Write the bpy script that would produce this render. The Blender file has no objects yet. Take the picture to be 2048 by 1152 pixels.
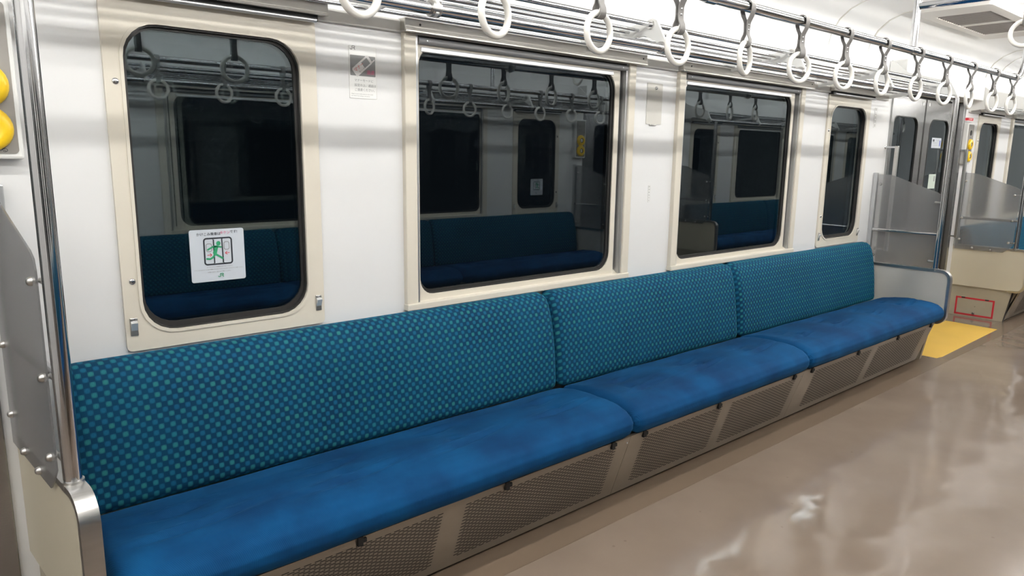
import bpy, bmesh, math, random
from mathutils import Vector, Matrix
random.seed(7)
PI = math.pi
SC = bpy.context.scene
COL = SC.collection

# ------------------------------------------------------------------ camera, world, exposure
cam = bpy.data.objects.new('camera', bpy.data.cameras.new('camera'))
COL.objects.link(cam)
SC.camera = cam
cam.data.sensor_width = 36.0
cam.data.sensor_fit = 'HORIZONTAL'
cam.data.lens = 1432.742 * 36 / 2048
cam.data.clip_start = 0.02
YAW, PIT, ROL = 0.7161, -0.1847, 0.0145
fw = Vector((math.sin(YAW) * math.cos(PIT), math.cos(YAW) * math.cos(PIT), math.sin(PIT)))
rt = Vector((math.cos(YAW), -math.sin(YAW), 0)); up = rt.cross(fw)
r2 = rt * math.cos(ROL) + up * math.sin(ROL); u2 = -rt * math.sin(ROL) + up * math.cos(ROL)
m4 = Matrix.Identity(4)
for i in range(3):
    m4[i][0], m4[i][1], m4[i][2] = r2[i], u2[i], -fw[i]
m4.translation = Vector((-2.6121, -2.0602, 1.3107))
cam.matrix_world = m4

W = bpy.data.worlds.new('night'); SC.world = W; W.use_nodes = True
W.node_tree.nodes['Background'].inputs[0].default_value = (0.10, 0.13, 0.17, 1)
W.node_tree.nodes['Background'].inputs[1].default_value = 0.04
SC.view_settings.view_transform = 'Standard'
SC.view_settings.look = 'None'
SC.view_settings.exposure = 0.0
SC.view_settings.gamma = 1.0
SC.view_settings.use_curve_mapping = False
LAMP = 66.0            # emission strength of the fluorescent tubes

# ------------------------------------------------------------------ dimensions
FZ = 0.045             # floor level
WID = 2.78             # inner width of the car, window wall at y = 0, opposite wall at y = -WID
BAY = 6.4              # from one bench to the next
XA, XB = -4.6, 9.3     # ends of the car that is built
CZ = 2.18              # ceiling

# ------------------------------------------------------------------ materials
def nodes(name):
    m = bpy.data.materials.new(name); m.use_nodes = True
    nt = m.node_tree
    return m, nt, nt.nodes['Principled BSDF']
def N(nt, t, **kw):
    n = nt.nodes.new(t)
    for k, v in kw.items():
        if k.startswith('i'):
            n.inputs[int(k[1:])].default_value = v
        else:
            setattr(n, k, v)
    return n
def L(nt, a, b): nt.links.new(a, b)
def M(nt, op, a, b=None):
    n = nt.nodes.new('ShaderNodeMath'); n.operation = op
    for i, v in enumerate((a, b)):
        if v is None: continue
        if isinstance(v, (int, float)): n.inputs[i].default_value = v
        else: L(nt, v, n.inputs[i])
    return n.outputs[0]
def plain(name, col, rough=.4, metal=0, vary=.05, vscale=6, bump=0, bscale=40, coat=0, spec=.5, stretch=None):
    m, nt, p = nodes(name)
    p.inputs['Roughness'].default_value = rough
    p.inputs['Metallic'].default_value = metal
    p.inputs['Coat Weight'].default_value = coat
    p.inputs['Specular IOR Level'].default_value = spec
    tc = N(nt, 'ShaderNodeTexCoord'); mp = N(nt, 'ShaderNodeMapping')
    L(nt, tc.outputs['Object'], mp.inputs[0])
    if stretch: mp.inputs['Scale'].default_value = stretch
    nz = N(nt, 'ShaderNodeTexNoise'); nz.inputs['Scale'].default_value = vscale; nz.inputs['Detail'].default_value = 4
    L(nt, mp.outputs[0], nz.inputs['Vector'])
    mx = N(nt, 'ShaderNodeMix', data_type='RGBA')
    mx.inputs['A'].default_value = tuple(c * (1 - vary) for c in col) + (1,)
    mx.inputs['B'].default_value = tuple(min(1, c * (1 + vary)) for c in col) + (1,)
    L(nt, nz.outputs['Fac'], mx.inputs['Factor'])
    L(nt, mx.outputs['Result'], p.inputs['Base Color'])
    if bump:
        n2 = N(nt, 'ShaderNodeTexNoise'); n2.inputs['Scale'].default_value = bscale; n2.inputs['Detail'].default_value = 3
        L(nt, mp.outputs[0], n2.inputs['Vector'])
        b = N(nt, 'ShaderNodeBump'); b.inputs['Strength'].default_value = bump; b.inputs['Distance'].default_value = .02
        L(nt, n2.outputs['Fac'], b.inputs['Height']); L(nt, b.outputs[0], p.inputs['Normal'])
    return m
MAT = {}
MAT['wall'] = plain('white wall laminate', (.74, .74, .735), .32, vary=.02, vscale=2)
MAT['ceiling'] = plain('white ceiling', (.80, .80, .79), .5, vary=.02)
MAT['cream'] = plain('cream painted frame', (.66, .615, .525), .36, vary=.03, vscale=5)
MAT['moulding'] = plain('pale grey moulding', (.60, .585, .55), .35, vary=.03)
MAT['beige'] = plain('beige laminate', (.60, .55, .43), .4, vary=.06, vscale=3)
MAT['beige_dirty'] = plain('scuffed beige laminate', (.42, .375, .28), .42, vary=.22, vscale=5)
MAT['board'] = plain('pale grey laminate', (.56, .545, .50), .5, vary=.03)
MAT['steel'] = plain('brushed stainless steel', (.56, .55, .53), .3, 1, vary=.10, vscale=3, bump=.06, bscale=30, stretch=(1, 1, 30))
MAT['doorsteel'] = plain('dull stainless door', (.37, .37, .37), .26, 1, vary=.06, vscale=2, bump=.05, bscale=20, stretch=(1, 1, 20))
MAT['header'] = plain('stainless header strip', (.55, .53, .49), .34, 1, vary=.08, vscale=2, stretch=(1, 20, 20))
MAT['chrome'] = plain('polished tube', (.60, .60, .61), .10, 1, vary=.03)
MAT['alu'] = plain('aluminium channel', (.58, .59, .60), .35, .9, vary=.04)
MAT['bright_alu'] = plain('bright aluminium bar', (.78, .79, .80), .35, .6, vary=.03)
MAT['blind'] = plain('grey blind roll', (.22, .22, .225), .5, vary=.08, vscale=8)
MAT['darkgap'] = plain('dark gap', (.012, .012, .013), .6, vary=.1)
MAT['rubber'] = plain('black rubber gasket', (.022, .021, .020), .45, vary=.15)
MAT['ring'] = plain('ivory plastic ring', (.80, .78, .73), .22, vary=.02)
MAT['belt'] = plain('grey strap webbing', (.18, .172, .165), .6, vary=.08, vscale=60)
MAT['kick'] = plain('dull steel kick panel', (.29, .245, .195), .42, .45, vary=.18, vscale=4, bump=.03, bscale=90)
MAT['hole'] = plain('dark slot', (.016, .013, .011), .8, vary=.1)
MAT['black'] = plain('black plastic', (.004, .004, .004), .6, vary=.1)
MAT['yellow'] = plain('yellow plastic', (.86, .56, .015), .3, vary=.03, coat=.2)
MAT['mat_yellow'] = plain('yellow floor sheet', (.70, .44, .075), .45, vary=.08, vscale=5)
MAT['boxgrey'] = plain('grey button face', (.27, .255, .235), .38, .3, vary=.04)
MAT['white'] = plain('white plastic', (.78, .78, .76), .35, vary=.02)
MAT['sticker'] = plain('white sticker', (.52, .56, .61), .4, vary=.01)
MAT['green'] = plain('green print', (.02, .26, .115), .5, vary=.02)
MAT['red'] = plain('red print', (.55, .02, .035), .5, vary=.04)
MAT['pink'] = plain('crimson print', (.62, .10, .22), .5, vary=.02)
MAT['ink'] = plain('dark print', (.016, .02, .028), .5, vary=.02)
MAT['greyink'] = plain('grey print', (.22, .22, .22), .5, vary=.03)
MAT['posterdark'] = plain('poster grey block', (.21, .21, .21), .4, vary=.04)
MAT['posterpale'] = plain('poster pale print', (.66, .64, .63), .4, vary=.03)
MAT['blue'] = plain('blue print', (.05, .09, .42), .5, vary=.02)
MAT['palegreen'] = plain('pale green sticker', (.55, .63, .56), .4, vary=.04)
MAT['grille'] = plain('grey air grille', (.24, .215, .205), .5, vary=.05)
MAT['grille_frame'] = plain('warm white grille frame', (.66, .63, .59), .45, vary=.02)

def mat_emit(name, col, s):
    m, nt, p = nodes(name)
    p.inputs['Base Color'].default_value = (.8, .8, .8, 1)
    p.inputs['Emission Color'].default_value = col + (1,)
    p.inputs['Emission Strength'].default_value = s
    return m
MAT['tube'] = mat_emit('fluorescent tube', (1.0, .985, .95), LAMP)

def mat_glass():
    m, nt, p = nodes('window glass'); nt.nodes.remove(p)
    out = nt.nodes['Material Output']
    tr = N(nt, 'ShaderNodeBsdfTransparent'); tr.inputs[0].default_value = (.62, .68, .68, 1)
    gl = N(nt, 'ShaderNodeBsdfGlossy'); gl.inputs['Roughness'].default_value = .012
    gl.inputs['Color'].default_value = (.84, .95, 1.0, 1)
    fr = N(nt, 'ShaderNodeFresnel'); fr.inputs['IOR'].default_value = 1.86
    mx = N(nt, 'ShaderNodeMixShader')
    L(nt, fr.outputs[0], mx.inputs[0]); L(nt, tr.outputs[0], mx.inputs[1]); L(nt, gl.outputs[0], mx.inputs[2])
    L(nt, mx.outputs[0], out.inputs[0])
    return m
MAT['glass'] = mat_glass()
def mat_plexi():
    m, nt, p = nodes('smoked matte acrylic')
    p.inputs['Base Color'].default_value = (.62, .62, .625, 1)
    p.inputs['Transmission Weight'].default_value = .80
    p.inputs['Roughness'].default_value = .19
    p.inputs['IOR'].default_value = 1.35
    tc = N(nt, 'ShaderNodeTexCoord'); nz = N(nt, 'ShaderNodeTexNoise'); nz.inputs['Scale'].default_value = 300
    L(nt, tc.outputs['Object'], nz.inputs['Vector'])
    b = N(nt, 'ShaderNodeBump'); b.inputs['Strength'].default_value = .03; L(nt, nz.outputs['Fac'], b.inputs['Height'])
    L(nt, b.outputs[0], p.inputs['Normal'])
    return m
MAT['plexi'] = mat_plexi()

def mat_floor():
    m, nt, p = nodes('polished vinyl floor')
    tc = N(nt, 'ShaderNodeTexCoord')
    n1 = N(nt, 'ShaderNodeTexNoise'); n1.inputs['Scale'].default_value = 2.2; n1.inputs['Detail'].default_value = 6
    L(nt, tc.outputs['Object'], n1.inputs['Vector'])
    r = N(nt, 'ShaderNodeValToRGB')
    r.color_ramp.elements[0].position = .3; r.color_ramp.elements[0].color = (.195, .150, .118, 1)
    r.color_ramp.elements[1].position = .75; r.color_ramp.elements[1].color = (.245, .192, .153, 1)
    L(nt, n1.outputs['Fac'], r.inputs[0]); 
    vo = N(nt, 'ShaderNodeTexVoronoi'); vo.inputs['Scale'].default_value = 9; vo.inputs['Randomness'].default_value = 1
    L(nt, tc.outputs['Object'], vo.inputs['Vector'])
    sp = M(nt, 'LESS_THAN', vo.outputs['Distance'], .045)
    mx = N(nt, 'ShaderNodeMix', data_type='RGBA'); mx.inputs['B'].default_value = (.16, .12, .09, 1)
    L(nt, r.outputs[0], mx.inputs['A']); L(nt, M(nt, 'MULTIPLY', sp, .6), mx.inputs['Factor'])
    L(nt, mx.outputs['Result'], p.inputs['Base Color'])
    p.inputs['Roughness'].default_value = .17
    n3 = N(nt, 'ShaderNodeTexNoise'); n3.inputs['Scale'].default_value = 3.6; n3.inputs['Detail'].default_value = 1.5
    L(nt, tc.outputs['Object'], n3.inputs['Vector'])
    b = N(nt, 'ShaderNodeBump'); b.inputs['Strength'].default_value = .36; b.inputs['Distance'].default_value = .022
    L(nt, n3.outputs['Fac'], b.inputs['Height']); L(nt, b.outputs[0], p.inputs['Normal'])
    rr = N(nt, 'ShaderNodeMapRange'); rr.inputs['To Min'].default_value = .05; rr.inputs['To Max'].default_value = .15
    L(nt, n1.outputs['Fac'], rr.inputs['Value']); L(nt, rr.outputs[0], p.inputs['Roughness'])
    return m
MAT['floor'] = mat_floor()
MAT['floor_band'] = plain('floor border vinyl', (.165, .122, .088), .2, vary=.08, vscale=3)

def mat_seat():
    m, nt, p = nodes('blue seat moquette')
    tc = N(nt, 'ShaderNodeTexCoord'); sx = N(nt, 'ShaderNodeSeparateXYZ'); L(nt, tc.outputs['Object'], sx.inputs[0])
    n1 = N(nt, 'ShaderNodeTexNoise'); n1.inputs['Scale'].default_value = 5.5; n1.inputs['Detail'].default_value = 5
    L(nt, tc.outputs['Object'], n1.inputs['Vector'])
    w = M(nt, 'SINE', M(nt, 'MULTIPLY', M(nt, 'ADD', sx.outputs[0], M(nt, 'MULTIPLY', sx.outputs[1], .55)), 2 * PI / .0042))
    r = N(nt, 'ShaderNodeValToRGB')
    r.color_ramp.elements[0].position = .30; r.color_ramp.elements[0].color = (.0010, .028, .094, 1)
    r.color_ramp.elements[1].position = .72; r.color_ramp.elements[1].color = (.0018, .066, .185, 1)
    f = M(nt, 'ADD', n1.outputs['Fac'], M(nt, 'MULTIPLY', w, .05))
    L(nt, f, r.inputs[0]); L(nt, r.outputs[0], p.inputs['Base Color'])
    p.inputs['Roughness'].default_value = .85
    p.inputs['Specular IOR Level'].default_value = .15
    p.inputs['Sheen Weight'].default_value = .14; p.inputs['Sheen Roughness'].default_value = .3
    p.inputs['Sheen Tint'].default_value = (.10, .42, .75, 1)
    b = N(nt, 'ShaderNodeBump'); b.inputs['Strength'].default_value = .12; b.inputs['Distance'].default_value = .002
    L(nt, w, b.inputs['Height']); L(nt, b.outputs[0], p.inputs['Normal'])
    return m
MAT['seat'] = mat_seat()

def mat_back():
    m, nt, p = nodes('teal check moquette')
    tc = N(nt, 'ShaderNodeTexCoord'); sx = N(nt, 'ShaderNodeSeparateXYZ'); L(nt, tc.outputs['Object'], sx.inputs[0])
    C = .0141
    u = M(nt, 'DIVIDE', sx.outputs[0], C)
    v = M(nt, 'DIVIDE', M(nt, 'ADD', sx.outputs[2], M(nt, 'MULTIPLY', sx.outputs[1], .5)), C * 1.07)
    fu, fv = M(nt, 'FLOOR', u), M(nt, 'FLOOR', v)
    par = M(nt, 'MODULO', M(nt, 'ADD', M(nt, 'ADD', fu, fv), 4000), 2)
    cu, cv = M(nt, 'SUBTRACT', M(nt, 'FRACT', u), .5), M(nt, 'SUBTRACT', M(nt, 'FRACT', v), .5)
    d = M(nt, 'SQRT', M(nt, 'ADD', M(nt, 'MULTIPLY', cu, cu), M(nt, 'MULTIPLY', cv, cv)))
    mr = N(nt, 'ShaderNodeMapRange'); mr.inputs['From Min'].default_value = .28; mr.inputs['From Max'].default_value = .68
    mr.inputs['To Min'].default_value = 1; mr.inputs['To Max'].default_value = 0
    L(nt, d, mr.inputs['Value'])
    # woven cross inside a dot
    ln = M(nt, 'MULTIPLY', M(nt, 'ABSOLUTE', M(nt, 'SINE', M(nt, 'MULTIPLY', u, PI * 4))), M(nt, 'ABSOLUTE', M(nt, 'SINE', M(nt, 'MULTIPLY', v, PI * 4))))
    dot = M(nt, 'MULTIPLY', M(nt, 'MULTIPLY', par, mr.outputs[0]), M(nt, 'ADD', .62, M(nt, 'MULTIPLY', ln, .38)))
    cb = N(nt, 'ShaderNodeCombineXYZ'); L(nt, fu, cb.inputs[0]); L(nt, fv, cb.inputs[1])
    wn = N(nt, 'ShaderNodeTexWhiteNoise'); L(nt, cb.outputs[0], wn.inputs['Vector'])
    row = M(nt, 'MODULO', M(nt, 'ADD', fv, 4000), 2)
    pick = M(nt, 'ADD', M(nt, 'MULTIPLY', row, .62), M(nt, 'MULTIPLY', wn.outputs['Value'], .38))
    cr = N(nt, 'ShaderNodeValToRGB')
    e = cr.color_ramp.elements
    e[0].position = .0; e[0].color = (.005, .085, .175, 1)
    e[1].position = 1; e[1].color = (.024, .175, .165, 1)
    k = e.new(.36); k.color = (.007, .11, .185, 1)
    k = e.new(.66); k.color = (.014, .15, .19, 1)
    L(nt, pick, cr.inputs[0])
    n1 = N(nt, 'ShaderNodeTexNoise'); n1.inputs['Scale'].default_value = 4; n1.inputs['Detail'].default_value = 4
    L(nt, tc.outputs['Object'], n1.inputs['Vector'])
    br = N(nt, 'ShaderNodeMix', data_type='RGBA'); br.inputs['A'].default_value = (.0005, .017, .048, 1); br.inputs['B'].default_value = (.0012, .050, .108, 1)
    L(nt, n1.outputs['Fac'], br.inputs['Factor'])
    mx = N(nt, 'ShaderNodeMix', data_type='RGBA'); L(nt, dot, mx.inputs['Factor'])
    L(nt, br.outputs['Result'], mx.inputs['A']); L(nt, cr.outputs[0], mx.inputs['B'])
    L(nt, mx.outputs['Result'], p.inputs['Base Color'])
    p.inputs['Roughness'].default_value = .8; p.inputs['Specular IOR Level'].default_value = .15
    p.inputs['Sheen Weight'].default_value = .32; p.inputs['Sheen Roughness'].default_value = .25
    p.inputs['Sheen Tint'].default_value = (.04, .62, .76, 1)
    b = N(nt, 'ShaderNodeBump'); b.inputs['Strength'].default_value = .3; b.inputs['Distance'].default_value = .002
    L(nt, dot, b.inputs['Height']); L(nt, b.outputs[0], p.inputs['Normal'])
    return m
MAT['back'] = mat_back()

# ------------------------------------------------------------------ mesh helpers
def BM(): return bmesh.new()
def tag(o, label=None, cat=None, group=None, kind=None):
    if label: o['label'] = label
    if cat: o['category'] = cat
    if group: o['group'] = group
    if kind: o['kind'] = kind
    return o
def obj(name, bm, mat, parent=None, smooth=False, ang=None):
    me = bpy.data.meshes.new(name)
    if mat != 'glass': bmesh.ops.recalc_face_normals(bm, faces=bm.faces)
    bm.to_mesh(me); bm.free()
    if smooth:
        for p in me.polygons: p.use_smooth = True
        me.set_sharp_from_angle(angle=math.radians(ang or 40))
    me.materials.append(MAT[mat] if isinstance(mat, str) else mat)
    o = bpy.data.objects.new(name, me); COL.objects.link(o)
    if parent: o.parent = parent
    return o
def empty(name, loc=(0, 0, 0), rz=0):
    o = bpy.data.objects.new(name, None); COL.objects.link(o)
    o.location = loc; o.rotation_euler = (0, 0, rz); o.empty_display_size = .05
    return o
def thing(name, label, cat, loc=(0, 0, 0), rz=0, group=None):
    return tag(empty(name, loc, rz), label, cat, group)
def copy_tree(o, parent=None):
    c = o.copy(); COL.objects.link(c); c.parent = parent
    for ch in o.children: copy_tree(ch, c)
    return c
def box(bm, x0, x1, y0, y1, z0, z1, bev=0):
    r = bmesh.ops.create_cube(bm, size=1)
    vs = r['verts']
    for v in vs:
        v.co = Vector(((x0 + x1) / 2 + v.co.x * (x1 - x0), (y0 + y1) / 2 + v.co.y * (y1 - y0), (z0 + z1) / 2 + v.co.z * (z1 - z0)))
    if bev:
        es = list({e for v in vs for e in v.link_edges})
        bmesh.ops.bevel(bm, geom=es, offset=bev, segments=2, affect='EDGES', profile=.5)
    return bm
def tube(bm, pts, r, seg=12, cap=True):
    pts = [Vector(p) for p in pts]; rings = []
    prev = None
    for i, p in enumerate(pts):
        if i == 0: d = pts[1] - p
        elif i == len(pts) - 1: d = p - pts[i - 1]
        else: d = (pts[i + 1] - p).normalized() + (p - pts[i - 1]).normalized()
        d.normalize()
        if prev is None:
            a = Vector((0, 0, 1)) if abs(d.z) < .9 else Vector((1, 0, 0))
            n = d.cross(a).normalized()
        else:
            n = (prev - d * prev.dot(d)).normalized()
        prev = n; b = d.cross(n)
        rr = r[i] if isinstance(r, (list, tuple)) else r
        rings.append([bm.verts.new(p + (n * math.cos(2 * PI * k / seg) + b * math.sin(2 * PI * k / seg)) * rr) for k in range(seg)])
    for a, b in zip(rings, rings[1:]):
        for k in range(seg):
            bm.faces.new((a[k], a[(k + 1) % seg], b[(k + 1) % seg], b[k]))
    if cap:
        bm.faces.new(rings[0]); bm.faces.new(list(reversed(rings[-1])))
    return bm
def torus(bm, c, R, r, axis='y', seg=40, sec=12):
    rings = []
    for i in range(seg):
        a = 2 * PI * i / seg; ring = []
        for j in range(sec):
            t = 2 * PI * j / sec
            q = (R + r * math.cos(t)); h = r * math.sin(t)
            p = {'y': (q * math.cos(a), h, q * math.sin(a)), 'x': (h, q * math.cos(a), q * math.sin(a)), 'z': (q * math.cos(a), q * math.sin(a), h)}[axis]
            ring.append(bm.verts.new(Vector(c) + Vector(p)))
        rings.append(ring)
    for i in range(seg):
        a, b = rings[i], rings[(i + 1) % seg]
        for j in range(sec):
            bm.faces.new((a[j], a[(j + 1) % sec], b[(j + 1) % sec], b[j]))
    return bm
def prism(bm, poly, axis, a, b):
    """poly: 2-D outline; axis x: (y,z) outline run from x=a to b; axis y: (x,z) outline run from y=a to b; axis z: (x,y)."""
    def P(q, t): return {'x': (t, q[0], q[1]), 'y': (q[0], t, q[1]), 'z': (q[0], q[1], t)}[axis]
    A = [bm.verts.new(P(q, a)) for q in poly]; B = [bm.verts.new(P(q, b)) for q in poly]
    n = len(poly)
    bm.faces.new(A); bm.faces.new(list(reversed(B)))
    for i in range(n): bm.faces.new((A[i], A[(i + 1) % n], B[(i + 1) % n], B[i]))
    return bm
def rrect(x0, x1, z0, z1, r, n=6):
    """rounded rectangle outline, r a number or (bl, br, tr, tl)"""
    if not isinstance(r, (tuple, list)): r = (r,) * 4
    out = []
    for (cx, cz, q, a0) in ((x0, z0, r[0], PI), (x1, z0, r[1], 1.5 * PI), (x1, z1, r[2], 0), (x0, z1, r[3], .5 * PI)):
        q = max(q, 1e-4)
        sx = 1 if cx == x0 else -1; sz = 1 if cz == z0 else -1
        for k in range(n + 1):
            a = a0 + .5 * PI * k / n
            out.append((cx + sx * q + q * math.cos(a), cz + sz * q + q * math.sin(a)))
    return out
def frame(bm, outer, inner, y0, y1, axis='y'):
    def P(q, t): return (q[0], t, q[1]) if axis == 'y' else ((t, q[0], q[1]) if axis == 'x' else (q[0], q[1], t))
    n = len(outer)
    V = {}
    for nm, loop in (('o', outer), ('i', inner)):
        for t in (y0, y1): V[nm, t] = [bm.verts.new(P(q, t)) for q in loop]
    for i in range(n):
        j = (i + 1) % n
        bm.faces.new((V['o', y0][i], V['o', y0][j], V['i', y0][j], V['i', y0][i]))
        bm.faces.new((V['o', y1][i], V['i', y1][i], V['i', y1][j], V['o', y1][j]))
        bm.faces.new((V['o', y0][i], V['o', y1][i], V['o', y1][j], V['o', y0][j]))
        bm.faces.new((V['i', y0][i], V['i', y0][j], V['i', y1][j], V['i', y1][i]))
    return bm
def disc_dome(bm, c, r, h, axis='y', seg=16, flat=.0):
    """a low dome (screw head, knob) that bulges along -axis"""
    prof = [(r, 0), (r * .95, h * .35), (r * .75, h * .75), (r * .4, h * .96)]
    rings = []
    def P(rad, a, t):
        u, v = rad * math.cos(a), rad * math.sin(a)
        return Vector(c) + Vector({'y': (u, -t, v), 'x': (-t, u, v), 'z': (u, v, t), '+x': (t, u, v)}[axis])
    for rad, t in prof: rings.append([bm.verts.new(P(rad, 2 * PI * k / seg, t)) for k in range(seg)])
    for a, b in zip(rings, rings[1:]):
        for k in range(seg): bm.faces.new((a[k], a[(k + 1) % seg], b[(k + 1) % seg], b[k]))
    bm.faces.new(rings[-1]); bm.faces.new(list(reversed(rings[0])))
    return bm
def stroke(bm, pts, w, y=0, th=.0006, closed=False):
    """flat printed line in the x-z plane (joined quads), front face at y-th"""
    pts = [Vector((p[0], p[1])) for p in pts]
    n = len(pts); Lf, Rt = [], []
    for i, p in enumerate(pts):
        a = pts[i - 1] if (i > 0 or closed) else p
        b = pts[(i + 1) % n] if (i < n - 1 or closed) else p
        d1 = (p - a).normalized() if (p - a).length > 0 else None
        d2 = (b - p).normalized() if (b - p).length > 0 else None
        if d1 is None: d1 = d2
        if d2 is None: d2 = d1
        d = (d1 + d2)
        d = d.normalized() if d.length > 1e-6 else d1
        nn = Vector((-d.y, d.x)); s = min(1.6, 1 / max(.4, nn.dot(Vector((-d1.y, d1.x)))))
        Lf.append(p + nn * w / 2 * s); Rt.append(p - nn * w / 2 * s)
    vl = [bm.verts.new((p.x, y - th, p.y)) for p in Lf]; vr = [bm.verts.new((p.x, y - th, p.y)) for p in Rt]
    for i in range(n if closed else n - 1):
        j = (i + 1) % n
        bm.faces.new((vl[i], vl[j], vr[j], vr[i]))
    return bm
def flatpoly(bm, pts, y):
    f = bm.faces.new([bm.verts.new((p[0], y, p[1])) for p in pts])
    f.normal_update()
    if f.normal.y > 0: f.normal_flip()      # prints and panes face the aisle
    return bm
def text(name, body, size, x, y, z, mat, parent, align='LEFT', rot=0.0, sx=1.0, bold=0, stack=1.0):
    cu = bpy.data.curves.new(name, 'FONT'); cu.body = body; cu.size = size; cu.align_x = align; cu.align_y = 'CENTER'
    cu.resolution_u = 2; cu.offset = bold * size; cu.space_line = stack
    to = bpy.data.objects.new(name, cu); COL.objects.link(to)
    dg = bpy.context.evaluated_depsgraph_get()
    me = bpy.data.meshes.new_from_object(to.evaluated_get(dg))
    bpy.data.objects.remove(to)
    me.transform(Matrix.Translation((x, y, z)) @ Matrix.Rotation(rot, 4, 'Y') @ Matrix.Diagonal((sx, 1, 1, 1)) @ Matrix.Rotation(PI / 2, 4, 'X'))
    me.materials.clear(); me.materials.append(MAT[mat]); me.name = name
    o = bpy.data.objects.new(name, me); COL.objects.link(o); o.parent = parent
    return o
def opp(o, cx, label, group=None):
    """a copy of a whole thing turned half round for the other side of the car; cx: x of its bay centre there"""
    c = copy_tree(o)
    c.location = (2 * cx - o.location.x if cx else -o.location.x, -WID - o.location.y, o.location.z)
    c.rotation_euler = (0, 0, o.rotation_euler.z + PI)
    c['label'] = label
    if group: c['group'] = group
    return c

# ------------------------------------------------------------------ setting: floor, walls, ceiling
def st(o, label=None):
    return tag(o, label, None, None, 'structure')
bm = BM(); box(bm, XA, XB, -WID - .05, .12, FZ - .06, FZ); st(obj('floor', bm, 'floor'), 'polished beige brown vinyl floor of the train car')
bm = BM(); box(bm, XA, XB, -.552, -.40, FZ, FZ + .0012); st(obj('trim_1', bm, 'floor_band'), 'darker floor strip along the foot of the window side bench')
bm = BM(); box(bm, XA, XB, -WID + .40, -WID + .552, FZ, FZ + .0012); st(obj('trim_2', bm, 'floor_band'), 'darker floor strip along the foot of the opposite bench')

SM = (.566, .283)      # small window: width, half width
WX = [(-2.175, -1.609), (-1.308, -.154), (.154, 1.308), (1.609, 2.175)]
DOORS = (-3.15, 3.2)
def wall_mesh(y0, y1):
    holes = []
    for c in (0, BAY):
        for i, (a, b) in enumerate(WX):
            if i in (0, 3): holes.append((c + a + .035, c + b - .035, .81, 1.64))
            else: holes.append((c + a + .02, c + b - .02, .795, 1.70))
    for d in DOORS: holes.append((d - .70, d + .69, FZ, 1.76))
    xs = sorted({XA, XB} | {h[0] for h in holes} | {h[1] for h in holes})
    zs = sorted({FZ - .06, 1.97} | {h[2] for h in holes} | {h[3] for h in holes})
    bm = BM()
    for xa, xb in zip(xs, xs[1:]):
        run = None
        for za, zb in zip(zs, zs[1:]):
            mx, mz = (xa + xb) / 2, (za + zb) / 2
            solid = not any(h[0] < mx < h[1] and h[2] < mz < h[3] for h in holes)
            if solid: run = (run[0], zb) if run else (za, zb)
            if (not solid or zb == zs[-1]) and run:
                box(bm, xa, xb, y0, y1, run[0], run[1]); run = None
    return bm
st(obj('wall_left', wall_mesh(0, .05), 'wall'), 'white wall with the windows behind the blue bench')
st(obj('wall_right', wall_mesh(-WID - .05, -WID), 'wall'), 'white wall opposite, seen only mirrored in the window glass')
bm = BM(); box(bm, XB, XB + .05, -WID - .05, .12, FZ, 2.3); st(obj('wall_front', bm, 'wall'))
bm = BM(); box(bm, XA - .05, XA, -WID - .05, .12, FZ, 2.3); st(obj('wall_back', bm, 'wall'))
half = [(0.05, 1.94), (0, 1.95), (-.012, 2.02), (-.05, 2.085), (-.11, 2.135), (-.19, 2.168), (-.30, CZ)]
prof = half + [(-WID - y, z) for y, z in reversed(half)]
bm = BM()
prism(bm, prof + [(-WID - .05, 2.26), (.05, 2.26)], 'x', XA, XB)
st(obj('ceiling', bm, 'ceiling', smooth=True, ang=30), 'white coved ceiling')
# joints across the cove
for k, (x, w) in enumerate(((2.06, .012), (1.55, .006), (4.25, .012), (4.55, .006))):
    bm = BM()
    inn = [(y - (.004 if y < 0 else 0) , z - .004) for y, z in half[1:]]
    prism(bm, half[1:] + list(reversed(inn)), 'x', x, x + w)
    st(obj('trim_%d' % (k + 3), bm, 'moulding'), 'thin joint strip across the ceiling cove')
# moulding above the windows
for k, y in enumerate((0, 1)):
    for c in (0, BAY):
        bm = BM()
        if y == 0: box(bm, c - 2.42, c + 2.42, -.015, 0, 1.688, 1.727, .004)
        else: box(bm, c - 2.42, c + 2.42, -WID, -WID + .015, 1.688, 1.727, .004)
        st(obj('trim_%d' % (7 + 2 * k + (1 if c else 0)), bm, 'moulding'), 'pale grey moulding above the windows')

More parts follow.
